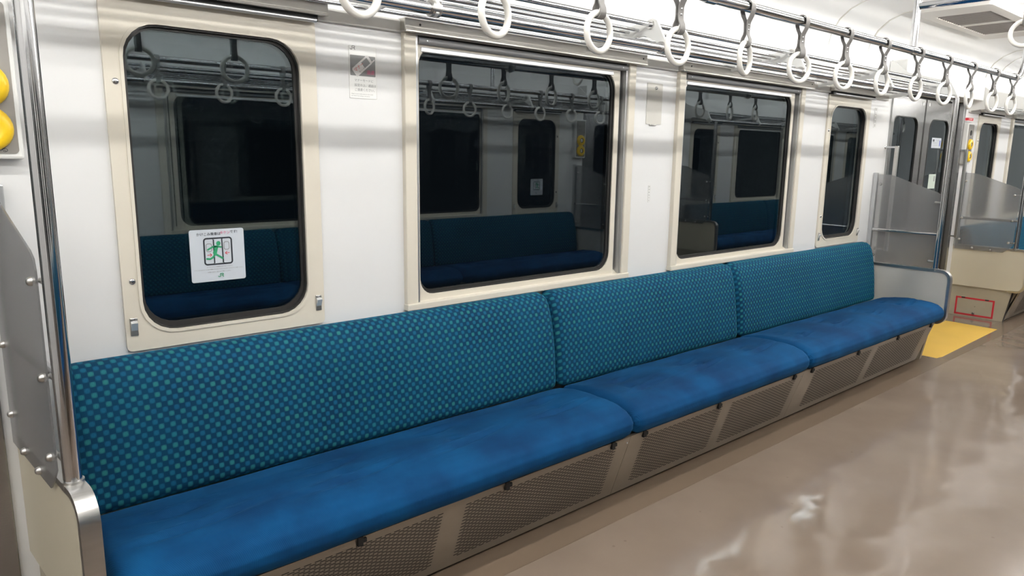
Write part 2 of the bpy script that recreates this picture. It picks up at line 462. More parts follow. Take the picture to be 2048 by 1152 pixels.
# ------------------------------------------------------------------ windows
def screw(bm, x, z, r=.0075, y=-.008): disc_dome(bm, (x, y, z), r, .004); return bm
def small_window(n, cx, label):
    t = empty('window_%d' % n, (cx, 0, 0)); st(t, label)
    h = .283
    inner = rrect(-h + .046, h - .052, .825, 1.623, .085)
    bm = BM(); frame(bm, rrect(-h, h, .779, 1.686, .014), inner, -.009, 0)
    lip = rrect(-h + .038, h - .044, .817, 1.631, .09)
    obj('window_frame', bm, 'cream', t)
    bm = BM(); frame(bm, lip, inner, -.012, -.009); obj('frame_lip', bm, 'cream', t)
    ins2 = rrect(-h + .050, h - .056, .829, 1.619, .082)
    bm = BM(); frame(bm, inner, ins2, -.003, .020); obj('gasket', bm, 'rubber', t)
    ins3 = rrect(-h + .056, h - .064, .843, 1.613, .078)
    bm = BM(); frame(bm, ins2, ins3, .010, .020); obj('inner_sash', bm, 'rubber', t)
    bm = BM(); flatpoly(bm, rrect(-h + .05, h - .056, .83, 1.619, .08), .014); obj('glass', bm, 'glass', t)
    g2 = BM(); flatpoly(g2, rrect(-h + .045, h - .05, .83, 1.63, .08), .0); o2 = obj('outer_glass', g2, 'glass', t)
    o2.location = (0, .030, 0); o2.rotation_euler = (0, 0, math.radians(-.55))
    for x, z in ((-h + .025, 1.476), (-h + .025, .967)):
        bm = BM(); disc_dome(bm, (x, -.009, z), .0085, .004); obj('screw', bm, 'chrome', t, True)
    for x in (-h + .02, h - .02):
        bm = BM(); box(bm, x - .0095, x + .0095, -.013, -.009, .822, .870, .0015); lt = obj('latch', bm, 'steel', t)
        bm = BM(); prism(bm, [(-.013, .836), (-.022, .857), (-.013, .862)], 'x', x - .008, x + .008); obj('latch_tongue', bm, 'bright_alu', lt)
        bm = BM(); disc_dome(bm, (x, -.013, .866), .004, .002); obj('latch_screw', bm, 'chrome', lt, True)
    bm = BM(); box(bm, -h - .02, h + .026, -.047, 0, 1.699, 1.738, .003); box(bm, -h - .02, h + .026, -.050, -.044, 1.697, 1.706, .002)
    obj('blind_header', bm, 'header', t)
    bm = BM(); box(bm, -h, h, -.030, -.002, 1.682, 1.699); obj('blind_slot', bm, 'darkgap', t)
    bm = BM(); tube(bm, [(-h + .012, -.034, 1.683), (h - .008, -.034, 1.683)], .0065, 10); obj('blind_bar', bm, 'alu', t, True)
    return t
def large_window(n, cx, label):
    t = empty('window_%d' % n, (cx, 0, 0)); st(t, label)
    h = .577
    bm = BM()
    box(bm, -h, -h + .045, -.020, .02, .795, 1.69, .003); box(bm, h - .043, h, -.020, .02, .795, 1.69, .003)
    obj('side_frame', bm, 'cream', t)
    bm = BM(); box(bm, -h + .045, -h + .056, -.012, .03, .80, 1.69); box(bm, h - .056, h - .043, -.012, .045, .80, 1.69)
    obj('side_channel', bm, 'alu', t)
    bm = BM(); box(bm, -h + .02, h - .02, .050, .060, .79, 1.70)
    # backing of the blind grooves, left open where the glass is
    bm.free(); bm = BM(); frame(bm, rrect(-h + .03, h - .03, .795, 1.70, .001), rrect(-h + .072, h - .115, .828, 1.642, .05), .034, .048)
    obj('groove_backing', bm, 'darkgap', t)
    sash_o = rrect(-h + .060, h - .083, .798, 1.688, .004); sash_i = rrect(-h + .066, h - .108, .822, 1.652, (.055, .075, .075, .055))
    bm = BM(); frame(bm, sash_o, sash_i, .000, .012); obj('sash', bm, 'cream', t)
    bm = BM(); box(bm, h - .078, h - .066, .012, .03, .80, 1.69); obj('groove_lining', bm, 'moulding', t)
    gi = rrect(-h + .069, h - .112, .826, 1.648, (.052, .072, .072, .052))
    bm = BM(); frame(bm, sash_i, gi, .004, .022); obj('gasket', bm, 'rubber', t)
    gi2 = rrect(-h + .072, h - .121, .836, 1.645, (.05, .065, .065, .05))
    bm = BM(); frame(bm, gi, gi2, .010, .022); obj('inner_gasket', bm, 'rubber', t)
    bm = BM(); flatpoly(bm, rrect(-h + .068, h - .11, .824, 1.65, .05), .015); obj('glass', bm, 'glass', t)
    bm = BM(); box(bm, -h - .002, h + .002, -.026, .03, .777, .800, .003)
    prism(bm, [(-.004, .800), (.032, .800), (.032, .822), (.006, .806)], 'x', -h + .046, h - .046)
    obj('sill', bm, 'cream', t)
    bm = BM(); box(bm, -h - .012, h + .04, -.044, 0, 1.690, 1.731, .003); box(bm, -h - .012, h + .04, -.048, -.040, 1.686, 1.696, .003)
    hd = obj('blind_header', bm, 'header', t)
    for x in (-h + .045, h + .012):
        bm = BM(); disc_dome(bm, (x, -.044, 1.713), .004, .002); obj('header_screw', bm, 'rubber', hd, True)
    bm = BM(); box(bm, -h + .047, h - .046, .0, .03, 1.668, 1.70); obj('blind_slot', bm, 'blind', t)
    bm = BM(); tube(bm, [(-h + .058, -.006, 1.672), (h - .050, -.006, 1.672)], .0125, 14); rb = obj('blind_roll', bm, 'blind', t, True)
    for x in (-h + .09, h - .085):
        bm = BM(); disc_dome(bm, (x, -.0185, 1.671), .003, .0015); obj('pin', bm, 'bright_alu', rb, True)
    bm = BM(); box(bm, -h + .075, h - .125, -.004, .012, 1.637, 1.654, .003); obj('blind_pull_bar', bm, 'bright_alu', t)
    return t
wl = ['narrow cream framed window with rounded corners at the left, carrying the running figure sticker',
      'wide dark window right of the mobile phone poster', 'wide dark window right of the small wall plate',
      'narrow cream framed window with rounded corners beside the door']
wins = []
for i, (a, b) in enumerate(WX):
    f = small_window if i in (0, 3) else large_window
    wins.append(f(i + 1, (a + b) / 2, wl[i]))
far = ['narrow window beyond the far door, right of the yellow button box', 'wide window at the right edge, beyond the door', None, None]
nw = 5
for i in range(2):
    c = copy_tree(wins[i]); c.location.x += BAY; c.name = 'window_%d' % nw; c['label'] = far[i]; nw += 1
for cx in (0, BAY):
    for i in range(4):
        c = copy_tree(wins[i]); c.location = (cx - wins[i].location.x, -WID, 0); c.rotation_euler.z = PI
        c.name = 'window_%d' % nw; nw += 1
        c['label'] = 'window of the opposite wall, seen only mirrored in the glass'
# ------------------------------------------------------------------ doors
def door(n, cx, label):
    t = empty('door_%d' % n, (cx, 0, 0)); st(t, label)
    bm = BM(); box(bm, -.70, -.655, -.012, .075, FZ, 1.765, .003); obj('door_post', bm, 'doorsteel', t)
    bm = BM(); box(bm, .645, .69, -.012, .075, FZ, 1.765, .003); obj('door_post', bm, 'doorsteel', t)
    bm = BM(); box(bm, -.70, .69, .03, .075, 1.745, 1.77); obj('door_lintel', bm, 'darkgap', t)
    for s in (-1, 1):
        x0, x1 = (-.66, -.009) if s < 0 else (.006, .60)
        bm = BM()
        inn = rrect(x0 + .105, x1 - .105, .80, 1.612, .075)
        frame(bm, rrect(x0, x1, FZ + .006, 1.745, .001), inn, .036, .062)
        lf = obj('door_leaf', bm, 'doorsteel', t)
        bm = BM(); frame(bm, inn, rrect(x0 + .111, x1 - .111, .806, 1.606, .07), .034, .050); obj('gasket', bm, 'rubber', lf)
        bm = BM(); flatpoly(bm, rrect(x0 + .11, x1 - .11, .805, 1.607, .07), .044); obj('glass', bm, 'glass', lf)
        e = x1 if s < 0 else x0
        bm = BM(); box(bm, e - .004 if s > 0 else e - .001, e + .001 if s > 0 else e + .006, .034, .062, FZ + .006, 1.745); obj('rubber_edge', bm, 'rubber', lf)
        bm = BM(); box(bm, e + s * .05 - .009, e + s * .05 + .009, .033, .036, 1.70, 1.725, .002); obj('small_plate', bm, 'white', lf)
    bm = BM(); box(bm, .60, .648, .05, .07, FZ, 1.745); obj('door_pocket_gap', bm, 'darkgap', t)
    bm = BM(); box(bm, -.76, .76, -.10, 0, 1.772, 1.95, .006); bx = obj('door_header_box', bm, 'white', t)
    bm = BM(); box(bm, -.60, .60, -.1012, -.10, 1.80, 1.925, .0005); obj('header_cover', bm, 'ceiling', bx)
    bm = BM(); box(bm, -.68, .68, -.02, .075, FZ, FZ + .006); obj('door_sill', bm, 'steel', t)
    return t
d1 = door(1, 3.2, 'stainless double door with dark windows behind the bench end')
d2 = copy_tree(d1); d2.name = 'door_2'; d2.location.x = -3.15; d2['label'] = 'stainless door post at the left edge'
for k, cx in enumerate((3.2, -3.15)):
    c = copy_tree(d1); c.name = 'door_%d' % (3 + k); c.location = (cx - .01, -WID, 0); c.rotation_euler.z = PI
    c['label'] = 'double door of the opposite wall, seen only mirrored in the glass'

# ------------------------------------------------------------------ the long bench
def superinset(d, r): return 0 if d >= r else r - math.sqrt(max(0, r * r - (r - d) ** 2))
def loft(bm, prof, x0, x1, r, nx, disp=None):
    """run a closed (y,z) outline from x0 to x1, both ends rounded with radius r; disp(x,y,z,ny,nz) pushes points along the normal"""
    n = len(prof); P = [Vector(p) for p in prof]
    area = sum(P[i].x * P[(i + 1) % n].y - P[(i + 1) % n].x * P[i].y for i in range(n))
    sg = 1 if area > 0 else -1
    nor = []
    for i in range(n):
        d = (P[(i + 1) % n] - P[i - 1]).normalized(); nor.append(Vector((d.y, -d.x)) * sg)
    ends = [r * (1 - math.cos(PI / 2 * k / 6)) for k in range(7)]
    xs = [x0 + e for e in ends] + [x0 + r + (x1 - x0 - 2 * r) * k / nx for k in range(1, nx)] + [x1 - e for e in reversed(ends)]
    rings = []
    for x in xs:
        o = superinset(min(x - x0, x1 - x), r)
        ring = []
        for p, q in zip(P, nor):
            s = disp(x, p.x, p.y, q.x, q.y) if disp else 0
            c = p - q * (o - s)
            ring.append(bm.verts.new((x, c.x, c.y)))
        rings.append(ring)
    for a, b in zip(rings, rings[1:]):
        for i in range(n): bm.faces.new((a[i], a[(i + 1) % n], b[(i + 1) % n], b[i]))
    bm.faces.new(rings[0]); bm.faces.new(list(reversed(rings[-1])))
    return bm
def dense(poly, step):
    out = []
    for a, b in zip(poly, poly[1:] + poly[:1]):
        a, b = Vector(a), Vector(b); k = max(1, int((b - a).length / step))
        out += [tuple(a.lerp(b, i / k)) for i in range(k)]
    return out
SEATP = [(-.135, .405), (-.17, .420), (-.24, .435), (-.32, .442), (-.40, .440), (-.455, .433), (-.495, .422), (-.523, .404), (-.537, .380), (-.536, .356), (-.526, .336), (-.508, .321), (-.30, .315), (-.135, .315)]
BACKP = [(-.004, .772), (-.03, .778), (-.058, .774), (-.078, .760), (-.091, .735), (-.105, .68), (-.119, .60), (-.131, .52), (-.140, .455), (-.144, .43), (-.140, .412), (-.125, .402), (-.06, .40), (-.004, .41)]
SPL = (-.68, .60)
X0, X1 = -2.34, 2.315
def rnd(a, b): return a + (b - a) * random.random()
def seat_dimples(x0, x1, n):
    D = []
    for k in range(n):
        c = x0 + (x1 - x0) * (k + .5) / n
        # soft hollow, a crease line at its front edge, tufts
        D.append(('hollow', c, -.30, .15, .10, .012))
        D.append(('crease', c + rnd(-.03, .03), -.385 + rnd(-.012, .012), .11, .011, .0150))
        D.append(('crease', c + rnd(-.08, .0), -.27 + rnd(-.02, .03), .060, .012, .0120))
        D.append(('tuft', c + rnd(-.06, .06), -.35, .024, .018, .011))
    def f(x, y, z, ny, nz):
        s = 0
        if nz > .3:
            for kind, cx, cy, ax, ay, h in D:
                u = (x - cx) / ax; w = (y - cy - (.12 * (x - cx) if kind == 'crease' else 0)) / ay
                if abs(u) < 3 and abs(w) < 3:
                    e = math.exp(-u * u - w * w)
                    s -= h * e
                    if kind == 'crease': s += h * .55 * math.exp(-u * u - (w - 2.0) ** 2 * .6)
        s += .0022 * math.sin(x * 9.1 + y * 14) * math.sin(x * 4.3 - y * 21)
        return s
    return f
def back_disp(x0, x1, n):
    ph = rnd(0, 6)
    def f(x, y, z, ny, nz):
        if ny > -.3: return 0
        u = (z - .43) / .33
        return .006 * math.sin(PI * max(0, min(1, u))) + .0028 * math.sin(x * 7 + ph) * math.sin(z * 11 + x * 2.5)
    return f
def slots_bm(fields, P0, P1):
    """staggered slots on the sloping panel; P0 lower edge (y,z), P1 upper edge"""
    bm = BM()
    a, b = Vector(P0), Vector(P1); ln = (b - a).length; d = (b - a) / ln; n = Vector((-d.y, d.x))
    if n.x > 0: n = -n
    for (xa, xb, s0, s1) in fields:
        rows = int((s1 - s0) / .0064)
        for r in range(rows):
            s = s0 + .0064 * (r + .5)
            x = xa + (.0 if r % 2 else .0145)
            while x + .021 < xb + .012:
                q0 = a + d * (s - .0017) + n * .0007; q1 = a + d * (s + .0017) + n * .0007
                qm = a + d * s + n * .0007
                pts = [(x, qm), (x + .0015, q0), (x + .0195, q0), (x + .021, qm), (x + .0195, q1), (x + .0015, q1)]
                bm.faces.new([bm.verts.new((px, q.x, q.y)) for px, q in pts])
                x += .029
    return bm
def make_bench():
    t = thing('long_bench', 'long bench with blue seat cushions and teal checked backs along the window wall', 'bench', (0, 0, 0))
    cuts = [X0, SPL[0], SPL[1], X1]
    nb = (4, 3, 4)
    for i in range(3):
        a, b = cuts[i] + .003, cuts[i + 1] - .003
        bm = BM(); loft(bm, dense(SEATP, .006), a, b, .038, int((b - a) / .009), seat_dimples(a, b, nb[i])); obj('seat_cushion', bm, 'seat', t, True, 60)
    bc = [X0, -.685, .605, 2.235]
    for i in range(3):
        a, b = bc[i] + .002, bc[i + 1] - .002
        bm = BM(); loft(bm, dense(BACKP, .02), a, b, .04, int((b - a) / .02), back_disp(a, b, nb[i])); obj('backrest_cushion', bm, 'back', t, True, 60)
    # sloping kick panels with slots
    A, B = (-.419, .058), (-.506, .318)
    kc = [-2.33, -.68, .59, 2.24]
    F = [[(-2.16, -1.51), (-1.42, -.755)], [(-.595, -.088), (-.012, .525)], [(.715, 1.355), (1.435, 2.12)]]
    ln = (Vector(B) - Vector(A)).length
    for i in range(3):
        a, b = kc[i] + .001, kc[i + 1] - .001
        bm = BM(); prism(bm, [A, B, (B[0] + .012, B[1]), (A[0] + .012, A[1])], 'x', a, b)
        kp = obj('kick_panel', bm, 'kick', t)
        s = obj('slots', slots_bm([(x0, x1, .032, ln - .020) for x0, x1 in F[i]], A, B), 'hole', kp); s['kind'] = 'stuff'
        s['label'] = 'rows of dark staggered slots'
    bm = BM(); prism(bm, [(-.400, FZ), (-.395, .10), (-.02, .10), (-.02, FZ)], 'x', -2.33, 2.24); obj('plinth', bm, 'darkgap', t)
    bm = BM(); prism(bm, [(-.02, .10), (-.40, .10), (-.488, .315), (-.02, .315)], 'x', -2.32, 2.23); obj('bench_frame', bm, 'kick', t)
    for x in (-1.77, -1.263, -.773, -.60, -.118, .498, .67, 1.172, 1.682, 2.177):
        bm = BM(); box(bm, x - .013, x + .003, -.511, -.500, .296, .322, .001); box(bm, x - .003, x + .014, -.510, -.500, .302, .314, .001)
        obj('clip', bm, 'black', t)
    for x in (-.68, .59):
        bm = BM(); disc_dome(bm, (x - .012, -.498, .292), .004, .003); obj('screw', bm, 'chrome', t, True)
    return t
bench = make_bench()
b2 = copy_tree(bench); b2.location.x = BAY; b2['label'] = 'far blue bench beyond the door, its end at the right edge'
b3 = opp(bench, 0, 'dark blue bench on the opposite side, seen only mirrored in the window glass')
b4 = opp(bench, BAY, 'second bench on the opposite side beyond the door, seen only in reflections')
b4.location.x = BAY

# ------------------------------------------------------------------ bench end partitions
def make_partition(s, hatch, label):
    """s=+1: door on the +x side.  Origin at the wall, in the mid plane of the board."""
    t = thing('bench_partition', label, 'partition')
    X = lambda a, b: (min(s * a, s * b), max(s * a, s * b))
    # board with rounded front corners
    o = [(0, .30), (-.475, .30)] + [(-.475 - .05 * math.sin(q), .35 - .05 * math.cos(q)) for q in [PI / 2 * k / 6 for k in range(1, 7)]]
    o += [(-.475 - .05 * math.cos(q), .575 + .05 * math.sin(q)) for q in [PI / 2 * k / 6 for k in range(0, 7)]] + [(0, .625)]
    x = X(-.014, 0); bm = BM(); prism(bm, o, 'x', *x); obj('inner_panel', bm, 'board', t)
    x = X(0, .014); bm = BM(); prism(bm, o, 'x', *x); obj('outer_panel', bm, 'beige', t)
    # stainless trim wrapped over top and front
    c = o[1:]; c = c[::1]
    def off(poly, d):
        out = []
        for i, p in enumerate(poly):
            a = Vector(poly[max(0, i - 1)]); b = Vector(poly[min(len(poly) - 1, i + 1)]); q = (b - a).normalized()
            n = Vector((q.y, -q.x)); out.append(tuple(Vector(p) + n * d))
        return out
    path = [(-.42, .300)] + c
    o1 = off(path, .006); o0 = off(path, -.010)
    if Vector(o1[8]).x > Vector(o0[8]).x: o1, o0 = o0, o1
    bm = BM()
    for i in range(len(path) - 1):
        pass
    prism(bm, o1 + list(reversed(o0)), 'x', -.019, .019)
    obj('edge_trim', bm, 'steel', t, True, 30)
    # lower body
    bm = BM(); prism(bm, [(0, FZ), (-.412, FZ), (-.452, .30), (0, .30)], 'x', *X(-.03, -.002)); bd = obj('lower_body', bm, 'beige_dirty', t)
    bm = BM(); prism(bm, [(-.412, FZ), (-.416, FZ), (-.457, .30), (-.452, .30)], 'x', *X(-.03, -.001)); obj('corner_strip', bm, 'rubber' if hatch else 'kick', t)
    if hatch:
        fx = s * -.002
        bm = BM(); frame(bm, rrect(-.345, -.065, .056, .205, .002), rrect(-.332, -.078, .069, .192, .002), fx, fx + s * .0025, 'x')
        h = obj('hatch', bm, 'red', t); h['label'] = 'red outlined hatch in the lower body'
        bm = BM(); prism(bm, rrect(-.332, -.078, .069, .192, .002), 'x', *sorted((fx, fx + s * .0012))); obj('hatch_cover', bm, 'beige_dirty', h)
        bm = BM(); box(bm, *X(-.001, .010), -.215, -.195, .070, .088, .003); obj('hatch_latch', bm, 'chrome', h)
        for y in (-.12, -.29):
            bm = BM(); box(bm, *X(-.001, .004), y - .014, y + .014, .196, .206, .002); obj('hatch_hinge', bm, 'rubber', h)
        bm = BM(); disc_dome(bm, (fx, -.21, .135), .004, .002, 'x' if s < 0 else '+x'); obj('hatch_screw', bm, 'chrome', h, True)
    # pole and cross rails
    bm = BM(); tube(bm, [(0, -.435, .628), (0, -.435, 1.684)], .0175, 16); obj('pole', bm, 'chrome', t, True)
    bm = BM(); tube(bm, [(0, -.435, .624), (0, -.435, .640)], .0215, 16); obj('pole_collar', bm, 'steel', t, True)
    bm = BM(); tube(bm, [(0, .0, .853), (0, -.435, .853)], .0105, 12); obj('cross_rail', bm, 'chrome', t, True)
    bm = BM(); box(bm, -.013, .013, -.028, -.001, .625, 1.225, .003); obj('wall_channel', bm, 'alu', t)
    # acrylic sheet on the door side
    sh = [(-.012, .60), (-.355, .60), (-.385, .625), (-.418, .66), (-.420, 1.075), (-.412, 1.098), (-.39, 1.112), (-.15, 1.196), (-.12, 1.208), (-.09, 1.213), (-.012, 1.215)]
    bm = BM(); prism(bm, sh, 'x', *X(.020, .024)); pl = obj('acrylic_screen', bm, 'plexi', t)
    for (y, z) in ((-.385, 1.05), (-.392, .853), (-.385, .68), (-.14, .616), (-.27, .612), (-.04, 1.15), (-.04, .853), (-.04, .68)):
        bm = BM(); tube(bm, [(s * .010, y, z), (s * .026, y, z)], .0045, 10); disc_dome(bm, (s * .024, y, z), .0095, .010, 'x' if s < 0 else '+x'); obj('screen_bolt', bm, 'steel', pl, True)
    for z in (1.05, .853, .68):
        bm = BM(); tube(bm, [(s * .008, -.385, z), (s * .008, -.435, z)], .006, 10); obj('screen_clamp', bm, 'steel', pl, True)
    return t
pR = make_partition(1, False, 'pale grey bench end panel with steel edge at the far end of the blue bench')
pR.location = (2.345, 0, 0)
pL = make_partition(-1, False, 'steel edged bench end panel with pole and bolted acrylic screen at the left edge')
pL.location = (-2.422, 0, 0); pL.rotation_euler.z = math.radians(4.6)
pF = make_partition(-1, True, 'beige bench end panel with red outlined hatch beyond the yellow floor sheet')
pF.location = (4.03, 0, 0)
for src, x, lb in ((pR, -2.345, 'left hand bench partition of the opposite side, seen only in reflections'), (pL, 2.387, 'right hand bench partition of the opposite side, seen only mirrored in the glass'),
                   (pR, 4.055, 'opposite bench partition beyond the door, seen only mirrored in the glass')):
    c = copy_tree(src); c.location = (x, -WID, 0); c.rotation_euler.z = PI; c['label'] = lb

# grab bars on the door posts
def grab(x, s, label):
    t = thing('grab_bar', label, 'grab bar', (x, 0, 0), 0)
    y = -.075 if s > 0 else -.055
    bm = BM()
    box(bm, -.011, .011, y - .011, y + .011, .70, 1.40, .003)
    obj('bar', bm, 'steel', t)
    for z in (1.392, .712):
        bm = BM(); box(bm, -.010, .010, y, 0, z - .006, z + .006, .002); obj('bracket', bm, 'chrome', t)
        bm = BM(); disc_dome(bm, (0, 0, z), .013, .006); obj('foot', bm, 'chrome', t, True)
    return t
g1 = grab(2.475, 1, 'square steel grab bar on the near post of the double door')
g2 = grab(3.868, -1, 'square steel grab bar on the far door post, before the yellow buttons')

# ------------------------------------------------------------------ luggage racks
RB = [(-.346, 1.773, .0088), (-.289, 1.760, .0062), (-.245, 1.757, .0062), (-.198, 1.752, .0062), (-.150, 1.747, .0062), (-.105, 1.741, .0062), (-.060, 1.734, .0062)]
RX = (-1.457, -.476, .519, 1.45)
def make_rack():
    t = thing('luggage_rack', 'chrome tube luggage rack running above the windows over the blue bench', 'luggage rack', (0, 0, 0))
    bm = BM(); tube(bm, [(-2.42, -.400, 1.688), (2.42, -.400, 1.688)], .0148, 16); obj('front_pipe', bm, 'chrome', t, True)
    for i, (y, z, r) in enumerate(RB):
        bm = BM(); tube(bm, [(-2.42, y, z), (2.42, y, z)], r, 12); obj('rack_bar', bm, 'chrome', t, True)
    pl = [(-.003, 1.705), (-.06, 1.716), (-.20, 1.732), (-.32, 1.737), (-.372, 1.712), (-.386, 1.672), (-.402, 1.664), (-.418, 1.674), (-.420, 1.70), (-.372, 1.785), (-.352, 1.794), (-.330, 1.788), (-.20, 1.770), (-.09, 1.756), (-.003, 1.80)]
    for x in RX:
        bm = BM(); prism(bm, pl, 'x', x - .005, x + .005); b = obj('bracket', bm, 'white', t)
        bm = BM(); tube(bm, [(x - .014, -.400, 1.688), (x + .014, -.400, 1.688)], .0215, 16); obj('pipe_clamp', bm, 'steel', b, True)
        bm = BM(); tube(bm, [(x - .012, -.346, 1.773), (x + .012, -.346, 1.773)], .016, 14); obj('bar_clamp', bm, 'steel', b, True)
    for x in (-2.415, 2.415):
        pe = [(-.003, 1.70), (-.20, 1.725), (-.36, 1.70), (-.386, 1.668), (-.402, 1.662), (-.420, 1.676), (-.420, 1.70), (-.372, 1.786), (-.33, 1.80), (-.12, 1.86), (-.03, 1.93), (-.003, 1.94)]
        bm = BM(); prism(bm, pe, 'x', x - .006, x + .006); obj('end_plate', bm, 'white', t)
        bm = BM(); tube(bm, [(x - .012, -.400, 1.688), (x + .012, -.400, 1.688)], .022, 16); obj('pipe_clamp', bm, 'steel', t, True)
    return t
rack = make_rack()
k = copy_tree(rack); k.location.x = BAY; k['label'] = 'far luggage rack beyond the door at the right edge'
opp(rack, 0, 'luggage rack of the opposite side, seen only as lines mirrored in the glass')
k = opp(rack, 0, 'second luggage rack of the opposite side beyond the door, seen only in reflections'); k.location.x = BAY

# ------------------------------------------------------------------ strap rail and straps
SY, SZ = -.77, 1.767
def make_rail():
    t = thing('strap_rail', 'chrome strap rail hung from the ceiling over the front of the bench', 'handrail', (0, 0, 0))
    e = [(2.20 + .11 * math.sin(a), SY, SZ + .11 - .11 * math.cos(a)) for a in [PI / 2 * k / 7 for k in range(8)]]
    pts = [(2 * 0 - p[0], p[1], p[2]) for p in reversed(e)] + e
    pts = [(-2.31, SY, CZ)] + pts + [(2.31, SY, CZ)]
    bm = BM(); tube(bm, pts, .0155, 14); obj('rail_tube', bm, 'chrome', t, True)
    for x in (-.744, .744):
        bm = BM(); tube(bm, [(x, SY, SZ), (x, SY, CZ)], .0150, 14); obj('post', bm, 'chrome', t, True)
        bm = BM(); tube(bm, [(x - .025, SY, SZ), (x + .025, SY, SZ)], .0185, 14); obj('tee_joint', bm, 'chrome', t, True)
    for x in (-2.31, -.744, .744, 2.31):
        bm = BM(); tube(bm, [(x, SY, CZ - .012), (x, SY, CZ)], .036, 18); obj('ceiling_flange', bm, 'steel', t, True)
    return t
rail = make_rail()
k = copy_tree(rail); k.location.x = BAY; k['label'] = 'far strap rail over the bench beyond the door'
orail = opp(rail, 0, 'strap rail over the opposite bench, seen only mirrored in the glass')
for x in (-.744, .744):
    bm = BM(); tube(bm, [(x, SY - .012, 1.945), (x, -WID - SY + .012, 1.945)], .0145, 14)
    o = obj('cross_tube', bm, 'chrome', None, True)
    tag(o, 'chrome tube crossing the aisle under the ceiling, ' + ('joined to the post near the air grille' if x > 0 else 'out of view above the camera'), 'handrail')

RINGR, RINGr = .0462, .0082
def ring_mesh():
    bm = BM(); torus(bm, (0, 0, 0), RINGR, RINGr, 'y', 44, 12)
    me = bpy.data.meshes.new('ring'); bm.to_mesh(me); bm.free()
    for p in me.polygons: p.use_smooth = True
    me.materials.append(MAT['ring']); return me
RING = ring_mesh()
def belt_bm(tw):
    """webbing loop round the rail, pinched, then round the ring; twisted by tw at the ring"""
    pts = []
    for k in range(0, 9):                      # over the rail
        a = PI * k / 8; pts.append((.0185 * math.cos(a), .0185 * math.sin(a)))
    pts += [(-.0175, -.012), (-.013, -.026), (-.0065, -.038), (-.0032, -.047), (-.0030, -.072), (-.0045, -.082), (-.0105, -.094), (-.0118, -.106)]
    for k in range(1, 6):
        a = PI + PI * k / 6; pts.append((.0118 * math.cos(a), -.1065 + .0118 * math.sin(a)))
    pts += [(.0118, -.106), (.0105, -.094), (.0045, -.082), (.0030, -.072), (.0032, -.047), (.0065, -.038), (.013, -.026), (.0175, -.012)]
    n = len(pts); bm = BM(); rings = []
    for i, p in enumerate(pts):
        a, b = Vector(pts[i - 1]), Vector(pts[(i + 1) % n]); d = (b - a).normalized(); nn = Vector((d.y, -d.x))
        hw = .0115
        ring = []
        for sx, so in ((-1, 0), (1, 0), (1, 1), (-1, 1)):
            q = Vector(p) + nn * (.0026 * so)
            f = max(0, min(1, (-.025 - q.y) / .055)); f = f * f * (3 - 2 * f)
            v = Matrix.Rotation(tw * f, 3, 'Z') @ Vector((sx * hw, q.x, q.y))
            ring.append(bm.verts.new(v))
        rings.append(ring)
    for i in range(n):
        a, b = rings[i], rings[(i + 1) % n]
        for k in range(4): bm.faces.new((a[k], a[(k + 1) % 4], b[(k + 1) % 4], b[k]))
    return bm
def make_strap(x, tw, label, group=None):
    t = thing('hanging_strap', label, 'strap', (x, SY, SZ), 0, group)
    obj('belt', belt_bm(tw), 'belt', t, True, 50)
    r = bpy.data.objects.new('ring', RING); COL.objects.link(r); r.parent = t
    r.location = (0, 0, -.1515); r.rotation_euler = (0, 0, tw)
    for dz in (-.052, -.067):
        bm = BM(); f = max(0, min(1, (-.025 - dz) / .055)); f = f * f * (3 - 2 * f)
        disc_dome(bm, (0, 0, dz), .0032, .0022); disc = obj('rivet', bm, 'chrome', t, True)
        for v in disc.data.vertices:
            v.co = Matrix.Rotation(tw * f, 3, 'Z') @ (v.co - Vector((0, .0058, 0)))
    return t
ORD = ['zeroth', 'first', 'second', 'third', 'fourth', 'fifth', 'sixth', 'seventh', 'eighth', 'ninth', 'tenth', 'eleventh', 'twelfth', 'thirteenth']
SX = [(-1.887, .77, 29), (-1.551, .65, 39), (-1.213, .64, 47), (-.884, .625, 53), (-.539, .35, 58), (-.199, .69, 62), (.135, .62, 65), (.470, .46, 67), (.818, .45, 69), (1.155, .54, 71), (1.490, .28, 72.5), (1.842, .48, 74), (2.165, .44, 75)]
straps = []
for i, (x, ratio, phi) in enumerate(SX):
    al = math.radians(phi) - math.acos(ratio)
    lb = 'white ring strap on the rail over the bench, %s from the left' % ORD[i + 1]
    if i == 0: lb = 'white ring strap cut by the top edge, first from the left on the rail'
    if i == 12: lb = 'white ring strap at the far end of the rail, last on the right'
    straps.append(make_strap(x, -al, lb, 'ring straps on the rail over the bench'))
for i, s in enumerate(straps):
    opp(s, 0, 'white ring strap of the opposite rail, seen only mirrored in the window glass', 'ring straps of the opposite rail')
for i in range(3):
    c = copy_tree(straps[i]); c.location.x += BAY - .25; c['label'] = 'white ring strap of the far rail beyond the door, %s from the near end' % ORD[i + 1]; c['group'] = 'ring straps of the far rail'
t = copy_tree(straps[3]); t.location = (.744, -1.168, 1.945); t.rotation_euler.z = PI / 2 + .2
t['label'] = 'white ring strap on the aisle tube, cut by the right edge below the air grille'; t['group'] = 'ring straps on the aisle tube'

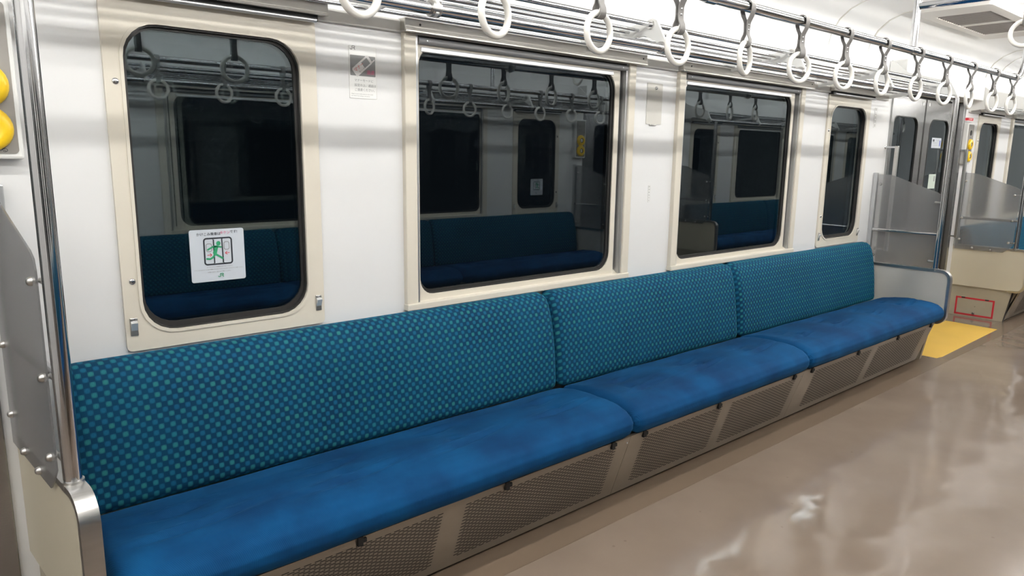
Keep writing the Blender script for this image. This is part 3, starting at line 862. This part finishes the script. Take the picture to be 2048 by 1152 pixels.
# ------------------------------------------------------------------ lamps and air grille
def lamp(x, y, label, group):
    t = thing('fluorescent_lamp', label, 'lamp', (x, y, CZ), 0, group)
    bm = BM(); prism(bm, [(-.062, 0), (-.040, -.045), (.040, -.045), (.062, 0)], 'x', -.62, .62); obj('lamp_base', bm, 'white', t)
    bm = BM(); tube(bm, [(-.585, 0, -.072), (.585, 0, -.072)], .0125, 10); obj('tube', bm, 'tube', t, True)
    for s in (-1, 1):
        bm = BM(); box(bm, s * .60 - .015, s * .60 + .015, -.02, .02, -.09, -.04, .003); obj('socket', bm, 'white', t)
    return t
k = 0
x = XA + .75
while x < XB - .6:
    lamp(x, -.90, 'white fluorescent tube lamp in the near ceiling row, over the front of the bench', 'near ceiling lamps')
    lamp(x, -WID + .90, 'white fluorescent tube lamp in the far ceiling row, seen only in reflections', 'far ceiling lamps')
    x += 1.26
g = thing('air_grille', 'grey slatted air outlet in the ceiling near the top right corner', 'grille', (2.72, -.435, CZ))
bm = BM(); frame(bm, rrect(-.66, .66, -.21, .20, .02), rrect(-.45, .45, -.145, .145, .004), -.026, 0, 'z'); obj('grille_frame', bm, 'grille_frame', g)
bm = BM(); box(bm, -.45, .45, -.145, .145, -.006, -.001); obj('grille_back', bm, 'darkgap', g)
bm = BM(); box(bm, -.02, .02, -.145, .145, -.024, -.004); obj('centre_bar', bm, 'grille_frame', g)
x = -.435
while x < .44:
    if abs(x) > .03:
        bm = BM(); prism(bm, [(x - .008, -.020), (x - .004, -.024), (x + .004, -.024), (x + .010, -.008), (x + .004, -.006)], 'y', -.145, .145); obj('slat', bm, 'grille', g)
    x += .037

# ------------------------------------------------------------------ signs, posters, wall fittings
def jr_logo(parent, x, z, s, y, mat):
    """two joined letters drawn with even strokes"""
    bm = BM(); w = .17 * s
    stroke(bm, [(x + .0 * s, z + .30 * s), (x + .0 * s, z + .20 * s), (x + .06 * s, z + .10 * s), (x + .18 * s, z + .08 * s), (x + .40 * s, z + .08 * s), (x + .48 * s, z + .14 * s), (x + .5 * s, z + .24 * s), (x + .5 * s, z + .92 * s)], w, y)
    stroke(bm, [(x + .5 * s, z + .92 * s), (x + 1.12 * s, z + .92 * s), (x + 1.22 * s, z + .86 * s), (x + 1.24 * s, z + .70 * s), (x + 1.20 * s, z + .56 * s), (x + 1.10 * s, z + .50 * s), (x + .68 * s, z + .50 * s)], w, y - .0001)
    stroke(bm, [(x + .92 * s, z + .48 * s), (x + 1.05 * s, z + .42 * s), (x + 1.30 * s, z + .0 * s)], w, y - .0002)
    return obj('logo', bm, mat, parent)
# rush boarding sticker on the first window
k = (2.0602 + .012) / 2.0602
sx0, sx1 = -2.612 + (-1.998 + 2.612) * k, -2.612 + (-1.848 + 2.612) * k
sz0, sz1 = 1.311 + (.945 - 1.311) * k, 1.311 + (1.092 - 1.311) * k
sw, shh = sx1 - sx0, sz1 - sz0
s1 = thing('warning_sticker', 'white square sticker with green running figure on the left window', 'sticker', ((sx0 + sx1) / 2, .0125, (sz0 + sz1) / 2))
bm = BM(); prism(bm, rrect(-sw / 2, sw / 2, -shh / 2, shh / 2, .006), 'y', -.0012, 0); obj('sheet', bm, 'sticker', s1)
Q = lambda px, py: ((px - 608) / 905 * sw, (583 - py) / 870 * shh)   # from the crop of the sticker to local x,z
yF = -.0013
def T(name, body, size, px, py, mat, **kw):
    a = Q(px, py); return text(name, body, size, a[0], yF - .0003, a[1], mat, s1, **kw)
T('heading', 'かけこみ乗車は', .0096, 268, 228, 'ink', bold=.012)
T('heading', 'キケン', .0096, 655, 214, 'pink', bold=.012)
T('heading', 'です!', .0096, 822, 206, 'ink', bold=.012)
bm = BM()
def rr(px0, px1, py0, py1, r):
    a, b = Q(px0, py1), Q(px1, py0); return rrect(a[0], b[0], a[1], b[1], r)
stroke(bm, rr(385, 842, 298, 732, .007), .0044, yF, .0003, True)
stroke(bm, [Q(543, 318), Q(543, 715)], .0036, yF, .0003); stroke(bm, [Q(682, 305), Q(690, 715)], .0036, yF, .0003)
for (a, b, c, d) in ((392, 543, 303, 727), (684, 840, 300, 722)): stroke(bm, rr(a, b, c, d, .006), .0014, yF, .00025, True)
obj('door_outline', bm, 'ink', s1)
bm = BM(); stroke(bm, rr(418, 508, 385, 515, .005), .0017, yF, .0004, True); stroke(bm, rr(714, 800, 366, 496, .005), .0017, yF, .0004, True); obj('door_panes', bm, 'greyink', s1)
bm = BM()
hc = Q(622, 385); flatpoly(bm, [(hc[0] + .0062 * math.cos(2 * PI * k / 24), hc[1] + .0062 * math.sin(2 * PI * k / 24)) for k in range(24)], yF - .0006)
stroke(bm, [Q(432, 488), Q(480, 462), Q(535, 435), Q(590, 432), Q(640, 445), Q(672, 452)], .0048, yF, .0006)
flatpoly(bm, [Q(545, 428), Q(618, 440), Q(596, 520), Q(585, 560), Q(525, 555), Q(524, 530), Q(545, 490)], yF - .0006)
stroke(bm, [Q(408, 632), Q(470, 640), Q(515, 620), Q(545, 585), Q(560, 545)], .0052, yF, .00065)
stroke(bm, [Q(560, 560), Q(610, 590), Q(660, 625), Q(690, 650)], .0052, yF, .0007)
obj('running_figure', bm, 'green', s1)
bm = BM()
stroke(bm, [Q(428, 575), Q(500, 572)], .0016, yF, .0008); stroke(bm, [Q(474, 545), Q(502, 572), Q(474, 602)], .0016, yF, .0008)
stroke(bm, [Q(802, 552), Q(732, 555)], .0016, yF, .0008); stroke(bm, [Q(762, 525), Q(730, 555), Q(762, 582)], .0016, yF, .0008)
obj('arrows', bm, 'red', s1)
T('small_print', 'ムリなかけこみ乗車はおやめください。', .0042, 630, 778, 'greyink', align='CENTER')
T('small_print', 'ドアにはさまれたりお体や荷物にけがをするおそれがありますのでご注意ください。', .0037, 620, 818, 'greyink', align='CENTER')
T('small_print', 'お客さまのご協力をお願いします。', .0042, 620, 862, 'greyink', align='CENTER')
a = Q(592, 955); jr_logo(s1, a[0], a[1], .0112, yF - .0003, 'green')
# manner mode poster
s2 = thing('notice_poster', 'small phone manner poster with grey block on the white wall left of the wide window', 'poster', (-1.449, 0, 1.553))
bm = BM(); prism(bm, rrect(-.048, .048, -.078, .078, .002), 'y', -.0015, 0); obj('sheet', bm, 'white', s2)
bm = BM(); frame(bm, rrect(-.048, .048, -.078, .078, .002), rrect(-.0472, .0472, -.0772, .0772, .002), -.0018, -.0015); obj('sheet_edge', bm, 'moulding', s2)
jr_logo(s2, -.043, .066, .0125, -.0018, 'greyink')
bm = BM(); prism(bm, rrect(-.044, .044, -.010, .051, .002), 'y', -.0018, -.0015); obj('grey_block', bm, 'posterdark', s2)
A45 = math.radians(40)
R2 = lambda u, v, c=(.0, .021): (c[0] + u * math.cos(A45) - v * math.sin(A45), c[1] + u * math.sin(A45) + v * math.cos(A45))
bm = BM(); flatpoly(bm, [R2(-.038, -.0135), R2(.030, -.0135), R2(.034, -.009), R2(.034, .013), R2(.030, .0165), R2(-.034, .0165), R2(-.038, .013)], -.0021)
flatpoly(bm, [R2(.032, -.0125), R2(.045, -.0125), R2(.045, -.0085), R2(.032, -.0085)], -.0021); obj('phone_shape', bm, 'posterpale', s2)
bm = BM(); flatpoly(bm, [R2(.001, -.009), R2(.026, -.009), R2(.026, .011), R2(.001, .011)], -.0023); obj('phone_screen', bm, 'posterdark', s2)
bm = BM(); bm.free()
c = R2(-.034, .005); text('red_heading', 'マナー', .0135, c[0], -.0024, c[1], 'red', s2, rot=-A45)
c = R2(-.024, -.008); text('pale_heading', 'モード', .0085, c[0], -.0024, c[1], 'greyink', s2, rot=-A45)
text('red_word', '遠慮', .0145, .012, -.0024, .0015, 'pink', s2)
for i, (b, z) in enumerate((('マナーモードに', -.024), ('設定の上、通話は', -.0385), ('ご遠慮ください。', -.052))):
    text('body_text', b, .0096, -.031, -.0019, z, 'greyink', s2)
for i, (b, z) in enumerate((('Please set your mobile phone to silent mode', -.0645), ('and refrain from talking on the phone.', -.0705))):
    text('small_print', b, .0042, -.042, -.0019, z, 'greyink', s2)
# metal plate between the wide windows
s3 = thing('wall_plate', 'pale metal plate with a knob on the wall between the two wide windows', 'plate', (-.002, 0, 1.538))
bm = BM(); prism(bm, rrect(-.053, .053, -.088, .088, .004), 'y', -.003, 0); obj('plate', bm, 'board', s3)
bm = BM(); disc_dome(bm, (.004, -.003, .067), .008, .010); obj('knob', bm, 'chrome', s3, True)
bm = BM(); box(bm, -.028, .016, -.006, 0, -.094, -.088, .001); obj('bottom_tab', bm, 'steel', s3)
# narrow vertical labels
def vlabel(x, z, w, h, label, word, mat='greyink'):
    t = thing('wall_label', label, 'label', (x, 0, z))
    bm = BM(); box(bm, -w / 2, w / 2, -.0012, 0, -h / 2, h / 2); obj('sheet', bm, 'white', t)
    bm = BM(); frame(bm, rrect(-w / 2, w / 2, -h / 2, h / 2, .001), rrect(-w / 2 + .0008, w / 2 - .0008, -h / 2 + .0008, h / 2 - .0008, .001), -.0016, -.0012); obj('sheet_edge', bm, 'moulding', t)
    n = len(word)
    for i, ch in enumerate(word):
        text('letter', ch, w * .62, 0, -.0015, h / 2 - h * (i + .5) / n, mat, t, align='CENTER')
    return t
vlabel(-.008, 1.143, .014, .075, 'tiny vertical white label low on the wall between the two wide windows', '禁煙車内です')
vlabel(2.272, 1.575, .034, .125, 'pale vertical label with outline on the wall right of the last narrow window', '東日本旅客')
# door stickers
s4 = thing('door_notice', 'white notice with blue mark on the right door leaf glass', 'sticker', (3.495, .043, 1.44))
bm = BM(); prism(bm, rrect(-.095, .095, -.038, .038, .003), 'y', -.0012, 0); obj('sheet', bm, 'sticker', s4)
bm = BM(); box(bm, -.075, -.045, -.0016, -.0012, .010, .027); obj('black_mark', bm, 'ink', s4)
bm = BM(); prism(bm, rrect(.060, .078, -.024, .022, .008), 'y', -.0016, -.0012); obj('blue_mark', bm, 'blue', s4)
text('heading', 'ドアに注意', .016, -.035, -.0014, .018, 'greyink', s4)
text('body_text', '手をはさまれない', .013, -.072, -.0014, .0, 'greyink', s4)
text('body_text', 'ようご注意下さい', .013, -.055, -.0014, -.018, 'greyink', s4)
s5 = thing('small_sticker', 'small pale green sticker low on the right door leaf glass', 'sticker', (3.495, .043, 1.15))
bm = BM(); prism(bm, rrect(-.07, .07, -.055, .055, .003), 'y', -.0012, 0); obj('sheet', bm, 'palegreen', s5)
bm = BM(); box(bm, .030, .050, -.0016, -.0012, 0, .040); obj('dark_mark', bm, 'greyink', s5)

# ------------------------------------------------------------------ door button boxes
def button_box(cx, label, w, z0, z1, bz, br, words):
    t = thing('door_button_box', label, 'button box', (cx, 0, 0))
    bm = BM(); box(bm, -w / 2, w / 2, -.042, 0, z0, z1, .006); obj('housing', bm, 'white', t)
    bm = BM(); prism(bm, rrect(-w / 2 + .010, w / 2 - .010, z0 + .012, z1 - .012, .010), 'y', -.0435, -.041); obj('face', bm, 'boxgrey', t)
    for z, wd in zip(bz, ('開', '閉')):
        bm = BM(); prof = [(br, 0), (br, .006), (br * .93, .013), (br * .75, .018), (br * .55, .0185), (br * .42, .014), (br * .40, .010)]
        rings = [[bm.verts.new((r * math.cos(2 * PI * k / 28), -.0435 - h, z + r * math.sin(2 * PI * k / 28))) for k in range(28)] for r, h in prof]
        for a, b in zip(rings, rings[1:]):
            for k in range(28): bm.faces.new((a[k], a[(k + 1) % 28], b[(k + 1) % 28], b[k]))
        bm.faces.new(rings[-1])
        bt = obj('button', bm, 'yellow', t, True)
        bm = BM(); frame(bm, [(br * .42 * math.cos(2 * PI * k / 24), z + br * .42 * math.sin(2 * PI * k / 24)) for k in range(24)], [(br * .33 * math.cos(2 * PI * k / 24), z + br * .33 * math.sin(2 * PI * k / 24)) for k in range(24)], -.059, -.053); obj('button_ring', bm, 'rubber', bt)
        bm = BM(); disc_dome(bm, (0, -.053, z), br * .34, .004, seg=20); obj('button_centre', bm, 'white', bt, True)
        text('symbol', '◁▷' if wd == '開' else '▷◁', br * .28, 0, -.0578, z, 'ink', bt, align='CENTER')
    for (wd, x, z, s) in words: text('lettering', wd, s, x, -.044, z, 'ink', t, align='CENTER')
    return t
boxL = button_box(-2.427, 'grey and white button box with two yellow buttons at the left edge', .134, 1.283, 1.640, (1.447, 1.351), .051, (('しめる', .013, 1.3045, .0165), ('あける', .013, 1.545, .0165)))
boxR = button_box(3.955, 'tall narrow button box with round hole and yellow buttons beyond the door', .142, 1.285, 1.605, (1.438, 1.344), .042, (('あける', 0, 1.490, .014),))
bm = BM(); tube(bm, [(0, -.0432, 1.528), (0, -.0455, 1.528)], .021, 20); obj('speaker_hole', bm, 'black', boxR, True)
for i in range(3):
    text('lettering', 'ドアの開閉はボタンで', .011, 0, -.044, 1.586 - i * .012, 'greyink', boxR, align='CENTER')
s6 = thing('red_label', 'red label above the far button box', 'label', (3.985, 0, 1.634))
bm = BM(); box(bm, -.06, .06, -.02, 0, -.009, .012, .001); obj('sheet', bm, 'red', s6)
text('lettering', '非常通報器', .014, 0, -.0206, .0015, 'white', s6, align='CENTER')
bm = BM(); box(bm, -.075, .075, -.018, 0, -.016, -.010); obj('lower_strip', bm, 'white', s6)

opp(boxL, 0, 'door button box of the opposite wall, seen only mirrored in the wide window')
opp(s1, 0, 'warning sticker on a narrow opposite window, seen only mirrored in the glass')
# ------------------------------------------------------------------ yellow floor sheet, poster clips
bm = BM(); prism(bm, [(2.43, -.480), (2.50, -.492), (3.69, -.474), (3.71, -.02), (2.43, -.02)], 'z', FZ, FZ + .002)
o = obj('floor_sheet', bm, 'mat_yellow'); tag(o, 'yellow floor sheet in front of the far double door', 'floor sheet')
for i, x in enumerate((-.30, .12, .52, .92, 1.32)):
    t = thing('poster_clip', 'small clip on the white cove above the luggage rack, %s from the left' % ORD[i + 1], 'clip', (x, -.03, 2.02), 0, 'poster clips above the rack')
    bm = BM(); box(bm, -.014, .014, -.008, .016, -.012, .012, .002); obj('clip_body', bm, 'moulding', t)
    bm = BM(); box(bm, -.005, .005, -.013, -.006, -.010, .016, .001); obj('clip_lever', bm, 'greyink', t)
